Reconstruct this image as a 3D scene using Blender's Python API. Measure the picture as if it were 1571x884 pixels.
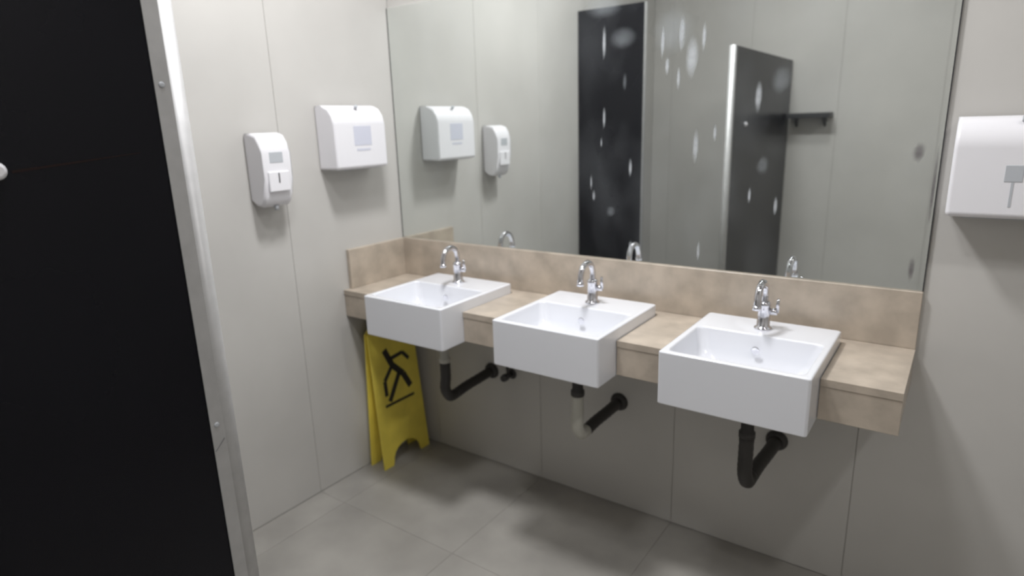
import bpy, bmesh, math, random
from mathutils import Vector, Matrix
random.seed(7)
for o in list(bpy.data.objects): bpy.data.objects.remove(o)
S = bpy.context.scene
C = S.collection

# ------------------------------------------------------------------ camera
# world: mirror wall is y = 0 (room at y < 0), side wall is x = 0, floor z = 0, metres
cam_d = bpy.data.cameras.new('camera'); cam = bpy.data.objects.new('camera', cam_d); C.objects.link(cam)
r_ = Vector((0.81526771, 0.57829206, -0.03027976)); u_ = Vector((-0.12153751, 0.22199777, 0.96744283)); f_ = Vector((-0.56618654, 0.78504477, -0.25127179))
m4 = Matrix((r_, u_, -f_)).transposed().to_4x4(); m4.translation = Vector((2.08768, -2.05394, 1.49634))
cam.matrix_world = m4
cam_d.sensor_fit = 'HORIZONTAL'; cam_d.sensor_width = 36; cam_d.lens = 968.2 / 1571 * 36; cam_d.clip_start = 0.02
cam_d.dof.use_dof = True; cam_d.dof.focus_distance = 1.2; cam_d.dof.aperture_fstop = 2.8
S.camera = cam

# ------------------------------------------------------------------ light
w = bpy.data.worlds.new('world'); S.world = w; w.use_nodes = True
w.node_tree.nodes['Background'].inputs[0].default_value = (0.9, 0.95, 1, 1); w.node_tree.nodes['Background'].inputs[1].default_value = 0.02
def lamp(name, loc, size, power, col):
    d = bpy.data.lights.new(name, 'AREA'); d.shape = 'DISK'; d.size = size; d.energy = power; d.color = col
    o = bpy.data.objects.new(name, d); C.objects.link(o); o.location = loc; return o
lamp('ceiling_downlight', (2.96, -1.30, 2.90), 0.18, 14, (1, 0.99, 0.98))
lamp('ceiling_downlight', (0.95, -0.80, 2.90), 0.30, 42, (0.98, 0.985, 1))
lamp('ceiling_downlight', (1.35, -1.50, 2.90), 0.30, 15, (0.98, 0.985, 1))
S.view_settings.view_transform = 'Standard'; S.view_settings.look = 'None'
S.view_settings.gamma = 1; S.view_settings.use_curve_mapping = False
S.view_settings.exposure = -0.17

# ------------------------------------------------------------------ materials
def mat(name, col, rough=0.5, metal=0.0, var=0.0, vscale=4.0, bump=0.0, bscale=60.0, spec=0.5, col2=None, orand=0.0, coat=0.0):
    m = bpy.data.materials.new(name); m.use_nodes = True
    n = m.node_tree.nodes; l = m.node_tree.links; b = n['Principled BSDF']
    b.inputs['Base Color'].default_value = (*col, 1); b.inputs['Roughness'].default_value = rough
    b.inputs['Metallic'].default_value = metal; b.inputs['Specular IOR Level'].default_value = spec
    if coat: b.inputs['Coat Weight'].default_value = coat; b.inputs['Coat Roughness'].default_value = 0.08
    tc = n.new('ShaderNodeTexCoord')
    src = None
    if var or col2:
        nz = n.new('ShaderNodeTexNoise'); nz.inputs['Scale'].default_value = vscale; nz.inputs['Detail'].default_value = 5
        geo = n.new('ShaderNodeNewGeometry'); l.new(geo.outputs['Position'], nz.inputs['Vector'])
        rp = n.new('ShaderNodeValToRGB'); l.new(nz.outputs['Fac'], rp.inputs[0])
        c2 = col2 or tuple(min(1, c * (1 + var)) for c in col)
        c1 = col if col2 else tuple(c * (1 - var) for c in col)
        rp.color_ramp.elements[0].position = 0.35; rp.color_ramp.elements[1].position = 0.68
        rp.color_ramp.elements[0].color = (*c1, 1); rp.color_ramp.elements[1].color = (*c2, 1)
        src = rp.outputs[0]
    if orand:
        oi = n.new('ShaderNodeObjectInfo'); mr = n.new('ShaderNodeMapRange')
        mr.inputs['To Min'].default_value = 1 - orand; mr.inputs['To Max'].default_value = 1 + orand
        l.new(oi.outputs['Random'], mr.inputs['Value'])
        mx = n.new('ShaderNodeVectorMath'); mx.operation = 'SCALE'
        if src: l.new(src, mx.inputs[0])
        else: mx.inputs[0].default_value = col
        l.new(mr.outputs['Result'], mx.inputs['Scale']); src = mx.outputs[0]
    if src: l.new(src, b.inputs['Base Color'])
    if bump:
        nb = n.new('ShaderNodeTexNoise'); nb.inputs['Scale'].default_value = bscale
        l.new(tc.outputs['Object'], nb.inputs['Vector'])
        bp = n.new('ShaderNodeBump'); bp.inputs['Strength'].default_value = bump; bp.inputs['Distance'].default_value = 0.002
        l.new(nb.outputs['Fac'], bp.inputs['Height']); l.new(bp.outputs[0], b.inputs['Normal'])
    return m
M = {
 'tile': mat('wall_tile', (0.535, 0.52, 0.495), 0.42, var=0.05, vscale=2.2, orand=0.015),
 'grout': mat('grout', (0.43, 0.415, 0.395), 0.9, var=0.05),
 'fgrout': mat('floor_grout', (0.27, 0.255, 0.235), 0.9, var=0.05),
 'floor': mat('floor_tile', (0.32, 0.305, 0.28), 0.42, var=0.16, vscale=3.0, orand=0.03, bump=0.05),
 'ceil': mat('ceiling_paint', (0.62, 0.61, 0.60), 0.9),
 'stone': mat('beige_stone', (0.46, 0.395, 0.325), 0.32, var=0.14, vscale=14),
 'ceramic': mat('white_ceramic', (0.77, 0.78, 0.82), 0.14, coat=0.4),
 'plastic': mat('white_plastic', (0.80, 0.79, 0.82), 0.35, bump=0.02),
 'plastic_grey': mat('grey_plastic', (0.48, 0.50, 0.53), 0.35),
 'print_blue': mat('pale_blue_print', (0.60, 0.61, 0.70), 0.5),
 'dark': mat('dark_plastic', (0.045, 0.042, 0.045), 0.45),
 'pipe': mat('dark_grey_pipe', (0.035, 0.032, 0.030), 0.5, bump=0.05),
 'pale_pipe': mat('pale_pipe', (0.50, 0.49, 0.44), 0.35),
 'chrome': mat('chrome', (0.72, 0.72, 0.76), 0.10, metal=1.0),
 'alu': mat('brushed_aluminium', (0.47, 0.467, 0.467), 0.48, metal=0.4, var=0.05, vscale=30),
 'black': mat('black_laminate', (0.005, 0.005, 0.008), 0.25, var=0.1, vscale=3, spec=0.22),
 'edge': mat('dark_mirror_edge', (0.02, 0.02, 0.022), 0.6),
 'yellow': mat('yellow_plastic', (0.88, 0.72, 0.11), 0.45, var=0.08, vscale=10),
 'ink': mat('black_ink', (0.03, 0.026, 0.02), 0.6),
 'streak': mat('reddish_reflection', (0.022, 0.013, 0.012), 0.8, spec=0.1),
 'nick': mat('dark_grey_nick', (0.22, 0.22, 0.23), 0.6),
 'shelf': mat('dark_shelf', (0.02, 0.02, 0.022), 0.5),
}
def mirror_mat():
    m = bpy.data.materials.new('mirror_glass'); m.use_nodes = True
    n = m.node_tree.nodes; l = m.node_tree.links; b = n['Principled BSDF']
    b.inputs['Metallic'].default_value = 1; b.inputs['Base Color'].default_value = (0.83, 0.86, 0.84, 1); b.inputs['Roughness'].default_value = 0.015
    d = n.new('ShaderNodeBsdfDiffuse'); d.inputs[0].default_value = (0.70, 0.74, 0.78, 1)
    mix = n.new('ShaderNodeMixShader'); out = n['Material Output']
    nz = n.new('ShaderNodeTexNoise'); nz.inputs['Scale'].default_value = 3.5; nz.inputs['Detail'].default_value = 4
    mp = n.new('ShaderNodeMapping'); mp.inputs['Scale'].default_value = (1.6, 1, 0.8)
    geo = n.new('ShaderNodeNewGeometry'); l.new(geo.outputs['Position'], mp.inputs[0]); l.new(mp.outputs[0], nz.inputs['Vector'])
    mr = n.new('ShaderNodeMapRange'); mr.inputs['From Min'].default_value = 0.45; mr.inputs['From Max'].default_value = 0.8
    mr.inputs['To Min'].default_value = 0.010; mr.inputs['To Max'].default_value = 0.07
    l.new(nz.outputs['Fac'], mr.inputs['Value']); l.new(mr.outputs['Result'], mix.inputs[0])
    l.new(b.outputs[0], mix.inputs[1]); l.new(d.outputs[0], mix.inputs[2]); l.new(mix.outputs[0], out.inputs[0])
    return m
M['mirror'] = mirror_mat()
def film_mat(name, col, alpha):
    m = bpy.data.materials.new(name); m.use_nodes = True
    n = m.node_tree.nodes; l = m.node_tree.links; n.remove(n['Principled BSDF'])
    t = n.new('ShaderNodeBsdfTransparent'); d = n.new('ShaderNodeBsdfDiffuse'); d.inputs[0].default_value = (*col, 1)
    mix = n.new('ShaderNodeMixShader'); mix.inputs[0].default_value = alpha
    tc = n.new('ShaderNodeTexCoord'); mp = n.new('ShaderNodeMapping'); mp.inputs['Location'].default_value = (-1, 0, -1); mp.inputs['Scale'].default_value = (2, 0, 2)
    l.new(tc.outputs['Generated'], mp.inputs[0])
    nz = n.new('ShaderNodeTexNoise'); nz.inputs['Scale'].default_value = 2.2; l.new(tc.outputs['Object'], nz.inputs['Vector']); nz.inputs['Scale'].default_value = 40
    ln = n.new('ShaderNodeVectorMath'); ln.operation = 'LENGTH'; l.new(mp.outputs[0], ln.inputs[0])
    mr = n.new('ShaderNodeMapRange'); mr.interpolation_type = 'SMOOTHSTEP'
    mr.inputs['From Min'].default_value = 0.15; mr.inputs['From Max'].default_value = 0.95
    mr.inputs['To Min'].default_value = alpha; mr.inputs['To Max'].default_value = 0
    l.new(ln.outputs['Value'], mr.inputs['Value'])
    mm = n.new('ShaderNodeMath'); mm.operation = 'MULTIPLY'; l.new(mr.outputs['Result'], mm.inputs[0])
    m2 = n.new('ShaderNodeMath'); m2.operation = 'ADD'; m2.inputs[1].default_value = 0.45; l.new(nz.outputs['Fac'], m2.inputs[0])
    l.new(m2.outputs[0], mm.inputs[1]); l.new(mm.outputs[0], mix.inputs[0])
    l.new(t.outputs[0], mix.inputs[1]); l.new(d.outputs[0], mix.inputs[2]); l.new(mix.outputs[0], n['Material Output'].inputs[0])
    return m
M['film'] = film_mat('water_and_glint_film', (0.62, 0.64, 0.67), 0.50)
M['film_soft'] = film_mat('faint_pale_film', (0.55, 0.58, 0.62), 0.13)
M['tarnish'] = film_mat('mirror_tarnish', (0.16, 0.14, 0.15), 0.50)

# ------------------------------------------------------------------ helpers
def link(name, me, m, parent=None, loc=(0, 0, 0), rot=(0, 0, 0), smooth=False):
    if m and not me.materials: me.materials.append(m)
    o = bpy.data.objects.new(name, me); C.objects.link(o); o.location = loc; o.rotation_euler = rot
    if parent: o.parent = parent
    if smooth:
        for p in me.polygons: p.use_smooth = True
    return o
def to_mesh(name, bm):
    bmesh.ops.recalc_face_normals(bm, faces=bm.faces)
    me = bpy.data.meshes.new(name); bm.to_mesh(me); bm.free(); return me
def box(bm, x0, x1, y0, y1, z0, z1, bev=0.0, seg=2):
    vs = [bm.verts.new((x, y, z)) for x in (x0, x1) for y in (y0, y1) for z in (z0, z1)]
    fs = [(0, 1, 3, 2), (4, 6, 7, 5), (0, 4, 5, 1), (2, 3, 7, 6), (0, 2, 6, 4), (1, 5, 7, 3)]
    faces = [bm.faces.new([vs[i] for i in f]) for f in fs]
    if bev:
        es = list({e for f in faces for e in f.edges})
        bmesh.ops.bevel(bm, geom=es, offset=bev, segments=seg, profile=0.5, affect='EDGES')
def boxmesh(name, *a, **k):
    bm = bmesh.new(); box(bm, *a, **k); return to_mesh(name, bm)
def boxobj(name, m, parent, *a, smooth=False, **k):
    return link(name, boxmesh(name, *a, **k), m, parent, smooth=smooth)
def tube(bm, pts, rad, n=14, cap=True):
    """tube through pts; rad is a number or a list"""
    pts = [Vector(p) for p in pts]
    rads = rad if isinstance(rad, (list, tuple)) else [rad] * len(pts)
    rings = []; prev = None
    for i, p in enumerate(pts):
        a = pts[max(i - 1, 0)]; b = pts[min(i + 1, len(pts) - 1)]
        t = (b - a)
        t = t.normalized() if t.length > 1e-9 else Vector((0, 0, 1))
        if prev is None:
            s = t.cross(Vector((0.3, 1, 0.1))) if abs(t.y) < 0.9 else t.cross(Vector((1, 0, 0)))
        else: s = prev - t * prev.dot(t)
        s.normalize(); prev = s; q = t.cross(s)
        rings.append([bm.verts.new(p + (s * math.cos(2 * math.pi * k / n) + q * math.sin(2 * math.pi * k / n)) * rads[i]) for k in range(n)])
    for a, b in zip(rings, rings[1:]):
        for k in range(n): bm.faces.new((a[k], a[(k + 1) % n], b[(k + 1) % n], b[k]))
    if cap:
        bm.faces.new(rings[0][::-1]); bm.faces.new(rings[-1])
def tubeobj(name, m, parent, pts, rad, n=14, loc=(0, 0, 0)):
    bm = bmesh.new(); tube(bm, pts, rad, n); o = link(name, to_mesh(name, bm), m, parent, loc)
    for p in o.data.polygons: p.use_smooth = len(p.vertices) == 4
    return o
def prism(bm, outline, axis, a, b):
    """extrude a 2-D outline along axis from a to b"""
    def P(u, v, t): return {'x': (t, u, v), 'y': (u, t, v), 'z': (u, v, t)}[axis]
    A = [bm.verts.new(P(u, v, a)) for u, v in outline]; B = [bm.verts.new(P(u, v, b)) for u, v in outline]
    n = len(outline)
    for i in range(n): bm.faces.new((A[i], A[(i + 1) % n], B[(i + 1) % n], B[i]))
    bm.faces.new(A[::-1]); bm.faces.new(B)
def arc(points, steps=8):
    """smooth Catmull-Rom path"""
    P = [Vector(p) for p in points]; P = [P[0] * 2 - P[1]] + P + [P[-1] * 2 - P[-2]]; out = []
    for i in range(1, len(P) - 2):
        for k in range(steps):
            t = k / steps; a, b, c, d = P[i - 1:i + 3]
            out.append(0.5 * ((2 * b) + (c - a) * t + (2 * a - 5 * b + 4 * c - d) * t * t + (3 * b - a - 3 * c + d) * t ** 3))
    out.append(P[-2]); return out
def wn(o):
    for p in o.data.polygons: p.use_smooth = True
    md = o.modifiers.new('weighted_normals', 'WEIGHTED_NORMAL'); md.weight = 90; md.mode = 'FACE_AREA'
    return o
def tag(o, label, cat, group=None):
    o['label'] = label; o['category'] = cat
    if group: o['group'] = group
    return o
def thing(name, label, cat, loc=(0, 0, 0), rz=0.0, group=None):
    o = bpy.data.objects.new(name, None); C.objects.link(o); o.location = loc; o.rotation_euler = (0, 0, rz)
    o.empty_display_size = 0.05
    return tag(o, label, cat, group)
def struct(name, m, *a):
    o = boxobj(name, m, None, *a); o['kind'] = 'structure'; return o

# ------------------------------------------------------------------ room shell
XR, YB, ZC = 3.50, -2.83, 2.95
G = 0.0009
wl = struct('wall_left', M['grout'], -0.15, -0.003, YB - 0.15, 0.15, -0.05, ZC + 0.1)
wb = struct('wall_back', M['grout'], -0.003, XR + 0.15, 0.003, 0.15, -0.05, ZC + 0.1)
wf = struct('wall_front', M['grout'], -0.003, XR + 0.15, YB - 0.15, YB - 0.003, -0.05, ZC + 0.1)
wr = struct('wall_right', M['tile'], XR, XR + 0.15, YB - 0.003, 0.003, -0.05, ZC + 0.1)
fl = struct('floor', M['fgrout'], -0.003, XR, YB - 0.003, 0.003, -0.12, -0.0015)
ce = struct('ceiling', M['ceil'], -0.003, XR, YB - 0.003, 0.003, ZC, ZC + 0.1)
tile_meshes = {}
def tile(parent, m, axis, u0, u1, v0, v1, plane):
    """one tile, its face at the plane; axis is the normal"""
    a, b = round(u1 - u0 - 2 * G, 4), round(v1 - v0 - 2 * G, 4); key = (axis, a, b, m.name)
    if key not in tile_meshes:
        t = 0.006
        d = {'x': (-t, 0, 0, a, 0, b), '-y': (0, a, 0, t, 0, b), '+y': (0, a, -t, 0, 0, b), 'z': (0, a, 0, b, -t, 0)}[axis]
        tile_meshes[key] = boxmesh('tile', *d, bev=0.0008, seg=1)
    u, v = u0 + G, v0 + G
    loc = {'x': (plane, u, v), '-y': (u, plane, v), '+y': (u, plane, v), 'z': (u, v, plane)}[axis]
    return link('tile', tile_meshes[key], m, parent, loc)
T = 0.5865
xs = [0.0, 0.1495] + [0.1495 + T * k for k in range(1, 6)] + [XR]
ys = [0.0] + [-0.60 - T * k for k in range(0, 4)] + [YB]
zs = [0.0, 2.40, ZC]
for a, b in zip(ys[1:], ys):
    for c, d in zip(zs, zs[1:]): tile(wl, M['tile'], 'x', a, b, c, d, 0.0)
for a, b in zip(xs, xs[1:]):
    for c, d in zip(zs, zs[1:]):
        tile(wb, M['tile'], '-y', a, b, c, d, 0.0)
        tile(wf, M['tile'], '+y', a, b, c, d, YB)
for a, b in zip(xs, xs[1:]):
    for c, d in zip(ys[1:], ys): tile(fl, M['floor'], 'z', a, b, c, d, 0.0)

# ------------------------------------------------------------------ wall mirror
W = 2.028; ZM = 1.008; ZMT = 1.985
mr = thing('wall_mirror', 'large frameless wall mirror above the beige backsplash, streaked with dried water', 'mirror', (W / 2, -0.001, ZM))
boxobj('mirror_glass', M['mirror'], mr, 0.004 - W / 2, W / 2 - 0.003, -0.006, 0.0, 0.001, ZMT - ZM)
for nm, a, b in (('mirror_edge', 0.0005 - W / 2, 0.004 - W / 2), ('mirror_edge', W / 2 - 0.003, W / 2)):
    boxobj(nm, M['edge'], mr, a, b, -0.0068, 0.0, 0.001, ZMT - ZM)
marks = [(1.028,1.756,0.0110,0.0630),(1.030,1.505,0.0080,0.0440),(1.020,1.425,0.0040,0.0220),(1.132,1.338,0.0100,0.0360),(0.979,1.282,0.0055,0.0350),
 (0.990,1.236,0.0075,0.0260),(1.335,1.679,0.0300,0.0780),(1.256,1.666,0.0110,0.0410),(1.295,1.623,0.0090,0.0450),(1.360,1.408,0.0150,0.0600),
 (1.421,1.448,0.0090,0.0300),(1.546,1.551,0.0150,0.0520),(1.538,1.257,0.0080,0.0290),(1.618,1.230,0.0090,0.0340),(1.384,1.066,0.0080,0.0390),(1.137,1.052,0.011,0.034),(1.300,1.760,0.016,0.070),(1.372,1.735,0.010,0.050),(1.238,1.735,0.010,0.055)]  # low mark by the middle faucet paints in that faucet's bright reflection
soft = [(1.275,1.770,0.075,0.080),(1.105,1.765,0.060,0.050),(1.030,1.870,0.075,0.040),(1.575,1.348,0.022,0.036),(1.058,1.180,0.020,0.022),(1.108,1.624,0.008,0.034),(1.610,1.600,0.030,0.050)]  # broad faint pale patches, fading outwards
spots = [(1.975,1.390,0.016,0.030),(1.992,1.070,0.009,0.040),(2.018,1.300,0.005,0.12)]
def blob(name, m, cx, cz, hw, hh, rag, drop=True):
    n = 18; pts = []
    for k in range(n):
        t = 2 * math.pi * k / n; j = 1 + random.uniform(-rag, rag)
        taper = (0.78 + 0.22 * math.sin(t + 0.4)) if drop else 1
        pts.append((hw * math.cos(t) * taper * j + 0.15 * hw * math.sin(t), hh * math.sin(t) * j))
    bm = bmesh.new(); bm.faces.new([bm.verts.new((u, 0.0, v)) for u, v in pts])     # a thin film, one sheet
    return link(name, to_mesh(name, bm), m, mr, (cx - W / 2, -0.0066 - 0.0006 * (len(mr.children) % 3), cz - ZM))
for a in marks: blob('pale_mark', M['film'], *a, 0.16)
for a in soft: blob('pale_mark', M['film_soft'], *a, 0.25, False)
for a in spots: blob('tarnish_spot', M['tarnish'], *a, 0.22, False)

# ------------------------------------------------------------------ stone counter
CD = 0.375; CZ = 0.840; AZ = 0.727
BX = (0.258, 0.874, 1.451); BW = 0.392
ct = thing('vanity_counter', 'long beige stone counter with backsplash and apron, holding the three white basins', 'counter', (W / 2, 0, AZ))
ox = -W / 2
gap = 0.002
segs = []; e0 = 0.001
for x in BX: segs.append((e0, x - gap)); e0 = x + BW + gap
segs.append((e0, W))
bm = bmesh.new(); box(bm, 0.001 + ox, W + ox, -0.058, -0.0005, CZ - 0.02 - AZ, CZ - AZ)
for a, b in segs: box(bm, a + ox, b + ox, -CD, -0.058, CZ - 0.02 - AZ, CZ - AZ)
link('counter_top', to_mesh('counter_top', bm), M['stone'], ct)
for a, b in segs: boxobj('apron', M['stone'], ct, a + ox, b + ox, -CD + 0.0015, -CD + 0.02, 0, CZ - 0.02 - AZ, bev=0.001, seg=1)
boxobj('end_apron', M['stone'], ct, W - 0.019 + ox, W - 0.0015 + ox, -CD + 0.0205, -0.001, 0, CZ - 0.02 - AZ)
boxobj('backsplash', M['stone'], ct, 0.0005 + ox, W + ox, -0.018, -0.0005, CZ - AZ, ZM - AZ, bev=0.0015, seg=1)
boxobj('side_splash', M['stone'], ct, 0.0005 + ox, 0.018 + ox, -0.343, -0.0185, CZ - AZ, ZM - AZ, bev=0.0015, seg=1)

# ------------------------------------------------------------------ basins
def rrect(x0, x1, y0, y1, r, n=6):
    out = []
    for cx, cy, a0 in ((x1 - r, y1 - r, 0), (x0 + r, y1 - r, 90), (x0 + r, y0 + r, 180), (x1 - r, y0 + r, 270)):
        for k in range(n + 1):
            a = math.radians(a0 + 90 * k / n); out.append((cx + r * math.cos(a), cy + r * math.sin(a)))
    return out
def basin_mesh():
    h = BW / 2; zt = 0.879 - 0.722; f, b = -0.492 + 0.28, -0.064 + 0.28
    def i(d, r, z): return [(x, y, z) for x, y in rrect(-h + d, h - d, f + d, b - d, r)]
    def inn(d, r, z, back=0.155): return [(x, y, z) for x, y in rrect(-h + d, h - d, f + d, b - back - (d - 0.018), r)]
    rings = [i(0.05, 0.02, 0.0), i(0.004, 0.010, 0.0), i(0.0012, 0.009, 0.0012), i(0.0, 0.008, 0.004), i(0.0, 0.008, zt - 0.005), i(0.0015, 0.008, zt - 0.0015), i(0.005, 0.008, zt),
             inn(0.016, 0.022, zt), inn(0.019, 0.022, zt - 0.002), inn(0.021, 0.024, zt - 0.007), inn(0.030, 0.032, zt - 0.06), inn(0.044, 0.045, zt - 0.098), inn(0.075, 0.05, zt - 0.108),
             inn(0.115, 0.03, zt - 0.113)]
    bm = bmesh.new(); R = [[bm.verts.new(p) for p in ring] for ring in rings]; n = len(R[0])
    for a, c in zip(R, R[1:]):
        for k in range(n): bm.faces.new((a[k], a[(k + 1) % n], c[(k + 1) % n], c[k]))
    bm.faces.new(R[0][::-1]); bm.faces.new(R[-1])
    return to_mesh('basin_body', bm)
def disc_mesh(name, r, h, axis='z', n=24):
    bm = bmesh.new(); d = {'z': (0, 0, 1), 'y': (0, -1, 0), 'x': (1, 0, 0)}[axis]; d = Vector(d)
    tube(bm, [d * 0, d * h * 0.7, d * h], [r, r, r * 0.86], n); return to_mesh(name, bm)
bmesh_body = basin_mesh(); drain_me = disc_mesh('drain', 0.026, 0.006); hole_me = disc_mesh('overflow_ring', 0.012, 0.003, 'y')
blabels = ('white square basin nearest the side wall, above the yellow floor sign',
           'white square basin in the middle of the counter, above the pale drain bend',
           'largest-looking white square basin, nearest the free end of the counter')
basins = []
for x, lb in zip(BX, blabels):
    t = thing('wash_basin', lb, 'sink', (x + BW / 2, -0.28, 0.722), 0, 'square basins set into the counter'); basins.append(t)
    wn(link('basin_body', bmesh_body, M['ceramic'], t))
    link('drain', drain_me, M['chrome'], t, (0, -0.07, 0.045))
    link('overflow_ring', hole_me, M['chrome'], t, (0, 0.037, 0.115))

# ------------------------------------------------------------------ faucets
def lathe(bm, prof, n=20):
    tube(bm, [(0, 0, z) for r, z in prof], [r for r, z in prof], n)
def faucet_parts():
    P = []
    bm = bmesh.new(); lathe(bm, [(0.026, 0), (0.026, 0.004), (0.022, 0.007), (0.0185, 0.010), (0.0175, 0.07), (0.019, 0.072), (0.019, 0.080), (0.014, 0.086)]); P.append(('faucet_body', to_mesh('faucet_body', bm)))
    bm = bmesh.new(); tube(bm, arc([(0, 0, 0.080), (0, 0, 0.112), (0, -0.012, 0.138), (0, -0.040, 0.150), (0, -0.070, 0.138), (0, -0.084, 0.112), (0, -0.087, 0.090)], 6), 0.0105, 14); P.append(('spout', to_mesh('spout', bm)))
    bm = bmesh.new(); tube(bm, [(0.015, 0, 0.055), (0.036, 0, 0.058)], [0.009, 0.011], 14); tube(bm, [(0.036, 0.002, 0.056), (0.040, -0.010, 0.098)], [0.006, 0.0045], 10); P.append(('lever', to_mesh('lever', bm)))
    bm = bmesh.new(); tube(bm, [(0, -0.087, 0.092), (0, -0.0875, 0.080)], 0.0125, 14); P.append(('aerator', to_mesh('aerator', bm)))
    return P
fp = faucet_parts()
for x, lb in zip(BX, ('chrome gooseneck faucet on the basin nearest the side wall', 'chrome gooseneck faucet on the middle basin', 'chrome gooseneck faucet on the basin nearest the free counter end')):
    t = thing('basin_faucet', lb, 'faucet', (x + BW / 2 - 0.004, -0.155, 0.879), 0, 'chrome faucets on the basins')
    for nm, me in fp: link(nm, me, M['chrome'], t, smooth=True)

# ------------------------------------------------------------------ drain traps under the basins
def trap(x, lb, m_tail, m_bend):
    t = thing('drain_trap', lb, 'drain pipe', (x, -0.27, 0.722), 0, 'drain pipes under the basins')
    bm = bmesh.new(); lathe(bm, [(0.028, 0.0), (0.028, -0.014), (0.019, -0.018), (0.019, -0.13), (0.024, -0.132), (0.024, -0.15)], 16); link('tailpiece', to_mesh('tailpiece', bm), m_tail, t, smooth=True)
    path = arc([(0, 0, -0.150), (0, 0, -0.215), (0.003, -0.010, -0.262), (0.006, 0.012, -0.302), (0.008, 0.050, -0.304)], 6)
    tubeobj('trap_bend', m_bend, t, path, [0.021 + 0.0012 * (k % 2) for k in range(len(path))])
    path = arc([(0.008, 0.050, -0.304), (0.014, 0.11, -0.292), (0.024, 0.19, -0.282), (0.030, 0.255, -0.274)], 6)
    tubeobj('wall_pipe', M['pipe'], t, path, [0.020 + 0.002 * (k % 2) for k in range(len(path))])
    tubeobj('wall_flange', M['pipe'], t, [(0.030, 0.250, -0.274), (0.030, 0.262, -0.274), (0.030, 0.2695, -0.274)], [0.026, 0.034, 0.036], 18)
trap(BX[0] + BW / 2, 'pale drain tailpiece and dark pipe below the basin nearest the side wall', M['pale_pipe'], M['pipe'])
trap(BX[1] + BW / 2, 'drain pipe with a pale curved bend below the middle basin', M['pipe'], M['pale_pipe'])
trap(BX[2] + BW / 2, 'all-dark drain pipe below the basin nearest the free counter end', M['pipe'], M['pipe'])
t = thing('angle_valve', 'small dark angle valve on the wall beneath the left corner of the middle basin', 'valve', (0.592, 0, 0.455))
tubeobj('valve_flange', M['dark'], t, [(0, -0.0005, 0), (0, -0.007, 0)], [0.024, 0.020], 16)
tubeobj('valve_body', M['dark'], t, [(0, -0.006, 0), (0, -0.05, 0)], 0.012)
tubeobj('valve_handle', M['dark'], t, [(0, -0.046, 0), (0, -0.066, 0)], [0.017, 0.015], 10)
tubeobj('supply_hose', M['dark'], t, arc([(0, -0.03, 0.008), (0.004, -0.034, 0.07), (0.05, -0.04, 0.16), (0.16, -0.045, 0.24), (0.27, -0.05, 0.262)], 6), 0.0065, 10)

# ------------------------------------------------------------------ yellow floor sign
sg = thing('floor_sign', 'yellow folding wet-floor sign leaning in the corner under the leftmost basin', 'floor sign', (0.0, -0.187, 0.0))
def leaf(name, x_bot, x_top, h, wb, wt, t=0.006):
    out = []
    hb, ht = wb / 2, wt / 2
    out += [(-hb, 0.0), (-hb + 0.055, 0.0)]
    for k in range(0, 11):
        a = math.pi * (1 - k / 10); out.append((math.cos(a) * (hb - 0.060), 0.012 + math.sin(a) * 0.075))
    out += [(hb - 0.055, 0.0), (hb, 0.0), (ht, h - 0.03), (ht - 0.03, h), (-ht + 0.03, h), (-ht, h - 0.03)]
    bm = bmesh.new(); prism(bm, out, 'x', 0, t)
    for v in bm.verts: v.co.x += x_bot + (x_top - x_bot) * v.co.z / h
    return link(name, to_mesh(name, bm), M['yellow'], sg)
LB, LT, LH = 0.105, 0.052, 0.66
leaf('front_leaf', LB, LT, LH, 0.292, 0.270)
leaf('rear_leaf', 0.020, 0.040, LH, 0.292, 0.270)
tubeobj('hinge', M['yellow'], sg, [(0.050, -0.10, LH + 0.003), (0.050, 0.10, LH + 0.003)], 0.011, 10)
def face_pt(u, z, d): return (LB + (LT - LB) * z / LH + 0.006 + d, u, z)
def stroke(pts, wd):
    bm = bmesh.new()
    for (u0, z0), (u1, z1) in zip(pts, pts[1:]):
        d = Vector((u1 - u0, z1 - z0)).normalized(); nrm = Vector((-d.y, d.x)) * wd / 2
        q = [(u0 + nrm.x, z0 + nrm.y), (u0 - nrm.x, z0 - nrm.y), (u1 - nrm.x, z1 - nrm.y), (u1 + nrm.x, z1 + nrm.y)]
        A = [bm.verts.new(face_pt(u, z, 0.0001)) for u, z in q]; B = [bm.verts.new(face_pt(u, z, 0.0009)) for u, z in q]
        for k in range(4): bm.faces.new((A[k], A[(k + 1) % 4], B[(k + 1) % 4], B[k]))
        bm.faces.new(B); bm.faces.new(A[::-1])
    return bm
bm = stroke([(-0.055, 0.54), (-0.02, 0.46), (0.04, 0.40), (0.075, 0.33)], 0.030)
for s, wd in (([(-0.02, 0.46), (-0.075, 0.40), (-0.075, 0.33)], 0.02), ([(0.02, 0.42), (-0.03, 0.345), (-0.06, 0.30)], 0.024), ([(-0.035, 0.49), (0.05, 0.50), (0.085, 0.46)], 0.018), ([(-0.09, 0.285), (0.09, 0.285)], 0.012)):
    b2 = stroke(s, wd); me = to_mesh('tmp', b2); bm.from_mesh(me); bpy.data.meshes.remove(me)
link('printed_figure', to_mesh('printed_figure', bm), M['ink'], sg)

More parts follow.
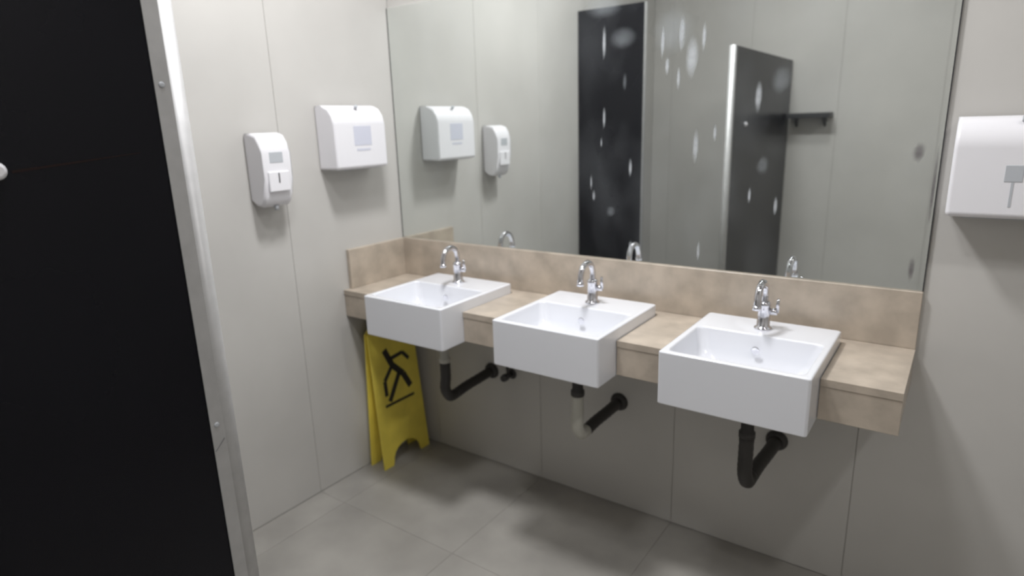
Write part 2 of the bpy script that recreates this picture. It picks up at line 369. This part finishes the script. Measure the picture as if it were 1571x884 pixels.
# ------------------------------------------------------------------ dispensers
def towel_dispenser(lb, loc, rz, window_dark=False):
    """local: back on the wall plane y = 0, front towards -y, x = width"""
    t = thing('towel_dispenser', lb, 'dispenser', loc, rz, 'paper towel dispensers')
    wdt, h, d = 0.265, 0.245, 0.112
    prof = [(-0.0005, 0.0), (-d + 0.012, 0.0), (-d + 0.003, 0.004), (-d, 0.014), (-d, h - 0.075), (-d + 0.010, h - 0.040), (-d + 0.030, h - 0.014), (-d + 0.055, h - 0.003), (-d + 0.075, h), (-0.0005, h)]
    bm = bmesh.new(); prism(bm, prof, 'x', -wdt / 2, wdt / 2)
    es = [e for e in bm.edges if abs(e.verts[0].co.x - e.verts[1].co.x) < 1e-6]
    bmesh.ops.bevel(bm, geom=es, offset=0.010, segments=3, profile=0.5, affect='EDGES', clamp_overlap=True)
    wn(link('housing', to_mesh('housing', bm), M['plastic'], t))
    boxobj('paper_slot', M['plastic_grey'], t, -0.10, 0.10, -d + 0.02, -0.03, -0.003, 0.001)
    if window_dark:
        k = boxobj('sight_window', M['plastic_grey'], t, -0.024, 0.012, -d - 0.0012, -d + 0.001, 0.090, 0.130, bev=0.001, seg=1); k['label'] = 'grey sight window'
        boxobj('seam', M['plastic_grey'], t, -0.009, -0.004, -d - 0.0010, -d + 0.001, 0.030, 0.090)
    else:
        boxobj('printed_mark', M['print_blue'], t, -0.040, 0.050, -d - 0.0010, -d + 0.001, 0.090, 0.165, bev=0.0008, seg=1)
        boxobj('printed_line', M['print_blue'], t, -0.030, 0.040, -d - 0.0010, -d + 0.001, 0.070, 0.078)
    tubeobj('lock', M['plastic_grey'], t, [(0, -d + 0.025, h - 0.012), (0, -d + 0.018, h - 0.003)], 0.007, 12)
    return t
towel_dispenser('white paper towel dispenser on the side wall, next to the mirror corner', (0, -0.300, 1.343), math.pi / 2)
towel_dispenser('white paper towel dispenser beside the free edge of the mirror', (2.053 + 0.1325, 0, 1.235), 0, True)

def soap_dispenser(lb, loc, rz):
    t = thing('soap_dispenser', lb, 'dispenser', loc, rz)
    wdt, h, d = 0.118, 0.258, 0.098
    prof = [(-0.0005, 0.022), (-0.030, 0.004), (-0.060, 0.0), (-0.078, 0.012), (-d + 0.008, 0.040), (-d, 0.10), (-d, 0.19), (-d + 0.006, 0.225), (-d + 0.024, h - 0.008), (-d + 0.05, h), (-0.0005, h)]
    bm = bmesh.new(); prism(bm, prof, 'x', -wdt / 2, wdt / 2)
    es = [e for e in bm.edges if abs(e.verts[0].co.x - e.verts[1].co.x) < 1e-6]
    bmesh.ops.bevel(bm, geom=es, offset=0.012, segments=3, profile=0.5, affect='EDGES', clamp_overlap=True)
    wn(link('housing', to_mesh('housing', bm), M['plastic'], t))
    boxobj('sight_window', M['plastic_grey'], t, -0.028, 0.026, -d - 0.0012, -d + 0.001, 0.155, 0.192, bev=0.001, seg=1)
    boxobj('push_plate', M['plastic'], t, -0.042, 0.042, -d - 0.006, -d + 0.004, 0.055, 0.125, bev=0.003)
    boxobj('lock_slot', M['dark'], t, -0.004, 0.001, -d - 0.0068, -d - 0.004, 0.085, 0.120)
    tubeobj('nozzle', M['plastic_grey'], t, [(0, -0.062, 0.004), (0, -0.064, -0.014)], [0.010, 0.007], 12)
    return t
soap_dispenser('white soap dispenser on the side wall, nearest the black partition', (0, -0.688, 1.235), math.pi / 2)

# ------------------------------------------------------------------ black partition with aluminium post (foreground)
PX, PY, PT = 1.020, -1.474, 1.857
pp = thing('stall_partition', 'tall black partition panel with an aluminium edge post in the foreground', 'partition', (PX, PY, 0))
Lp = 2.815 - 1.474
boxobj('panel', M['black'], pp, -0.019, 0.0, -Lp, -0.030, 0.16, PT, bev=0.0008, seg=1)
bm = bmesh.new(); tube(bm, [(-0.0095, -0.0165, 0.012), (-0.0095, -0.0165, PT + 0.004)], 0.0165, 28); o = link('edge_post', to_mesh('edge_post', bm), M['alu'], pp)
for p in o.data.polygons: p.use_smooth = len(p.vertices) == 4
boxobj('post_flange', M['alu'], pp, 0.0002, 0.0030, -0.0525, -0.026, 0.16, PT, bev=0.0006, seg=1)
boxobj('post_flange', M['alu'], pp, -0.0222, -0.0192, -0.0525, -0.026, 0.16, PT, bev=0.0006, seg=1)
boxobj('top_rail', M['black'], pp, -0.020, 0.0008, -Lp, -0.0535, PT + 0.0002, PT + 0.004)
for z in (0.42, 0.98, 1.574):
    tubeobj('screw', M['plastic_grey'], pp, [(0.0030, -0.041, z), (0.0044, -0.041, z), (0.0052, -0.041, z)], [0.0052, 0.0046, 0.002], 14)
tubeobj('foot', M['alu'], pp, [(-0.0095, -0.0165, 0.0), (-0.0095, -0.0165, 0.008), (-0.0095, -0.0165, 0.014)], [0.030, 0.030, 0.018], 20)
tubeobj('foot', M['alu'], pp, [(-0.0095, -Lp + 0.12, 0.0), (-0.0095, -Lp + 0.12, 0.010), (-0.0095, -Lp + 0.12, 0.012), (-0.0095, -Lp + 0.12, 0.165)], [0.030, 0.030, 0.015, 0.015], 20)
o = tubeobj('cap', M['plastic'], pp, [(0.0002, -0.281, 1.456), (0.008, -0.281, 1.456), (0.014, -0.281, 1.456)], [0.013, 0.012, 0.007], 16); o['label'] = 'small white reflection spot'  # raised white dot added in place of a reflection on the laminate
bm = bmesh.new(); prism(bm, [(-0.262, 1.4520), (-0.262, 1.4555), (-0.090, 1.4710), (-0.090, 1.4700)], 'x', 0.0001, 0.0005); link('reflection_streak', to_mesh('reflection_streak', bm), M['streak'], pp)  # reflected line in the glossy laminate, painted as a thin reddish sliver
bm = bmesh.new(); prism(bm, [(-0.051, 0.930), (-0.0500, 0.929), (-0.030, 0.948), (-0.031, 0.950)], 'x', 0.0026, 0.0034); link('nick', to_mesh('nick', bm), M['nick'], pp)

# ------------------------------------------------------------------ black front panel, seen in the mirror
FP = 0.452
fp_ = thing('stall_front_panel', 'wide black panel beside the side wall, seen reflected in the mirror', 'partition', (0.0, -1.64, 0))
boxobj('panel', M['black'], fp_, 0.002, FP - 0.006, -0.020, 0.0, 0.10, 2.16, bev=0.0008, seg=1)
boxobj('edge_trim', M['alu'], fp_, FP - 0.0058, FP, -0.022, 0.002, 0.10, 2.16)
for x in (0.08, FP - 0.06): tubeobj('foot', M['alu'], fp_, [(x, -0.010, 0.0), (x, -0.010, 0.010), (x, -0.010, 0.012), (x, -0.010, 0.105)], [0.028, 0.028, 0.014, 0.014], 18)

# ------------------------------------------------------------------ dark shelf on the far wall, seen in the mirror
sh = thing('wall_shelf', 'small dark wall shelf beside the partition, seen reflected in the mirror', 'shelf', (1.165, YB, 1.475))
boxobj('shelf_board', M['shelf'], sh, -0.135, 0.135, 0.0005, 0.15, 0.0, 0.035, bev=0.003)
for x in (-0.09, 0.09):
    bm = bmesh.new(); prism(bm, [(0.0005, -0.0005), (0.10, -0.0005), (0.0005, -0.06)], 'x', x - 0.006, x + 0.006); link('bracket', to_mesh('bracket', bm), M['shelf'], sh)
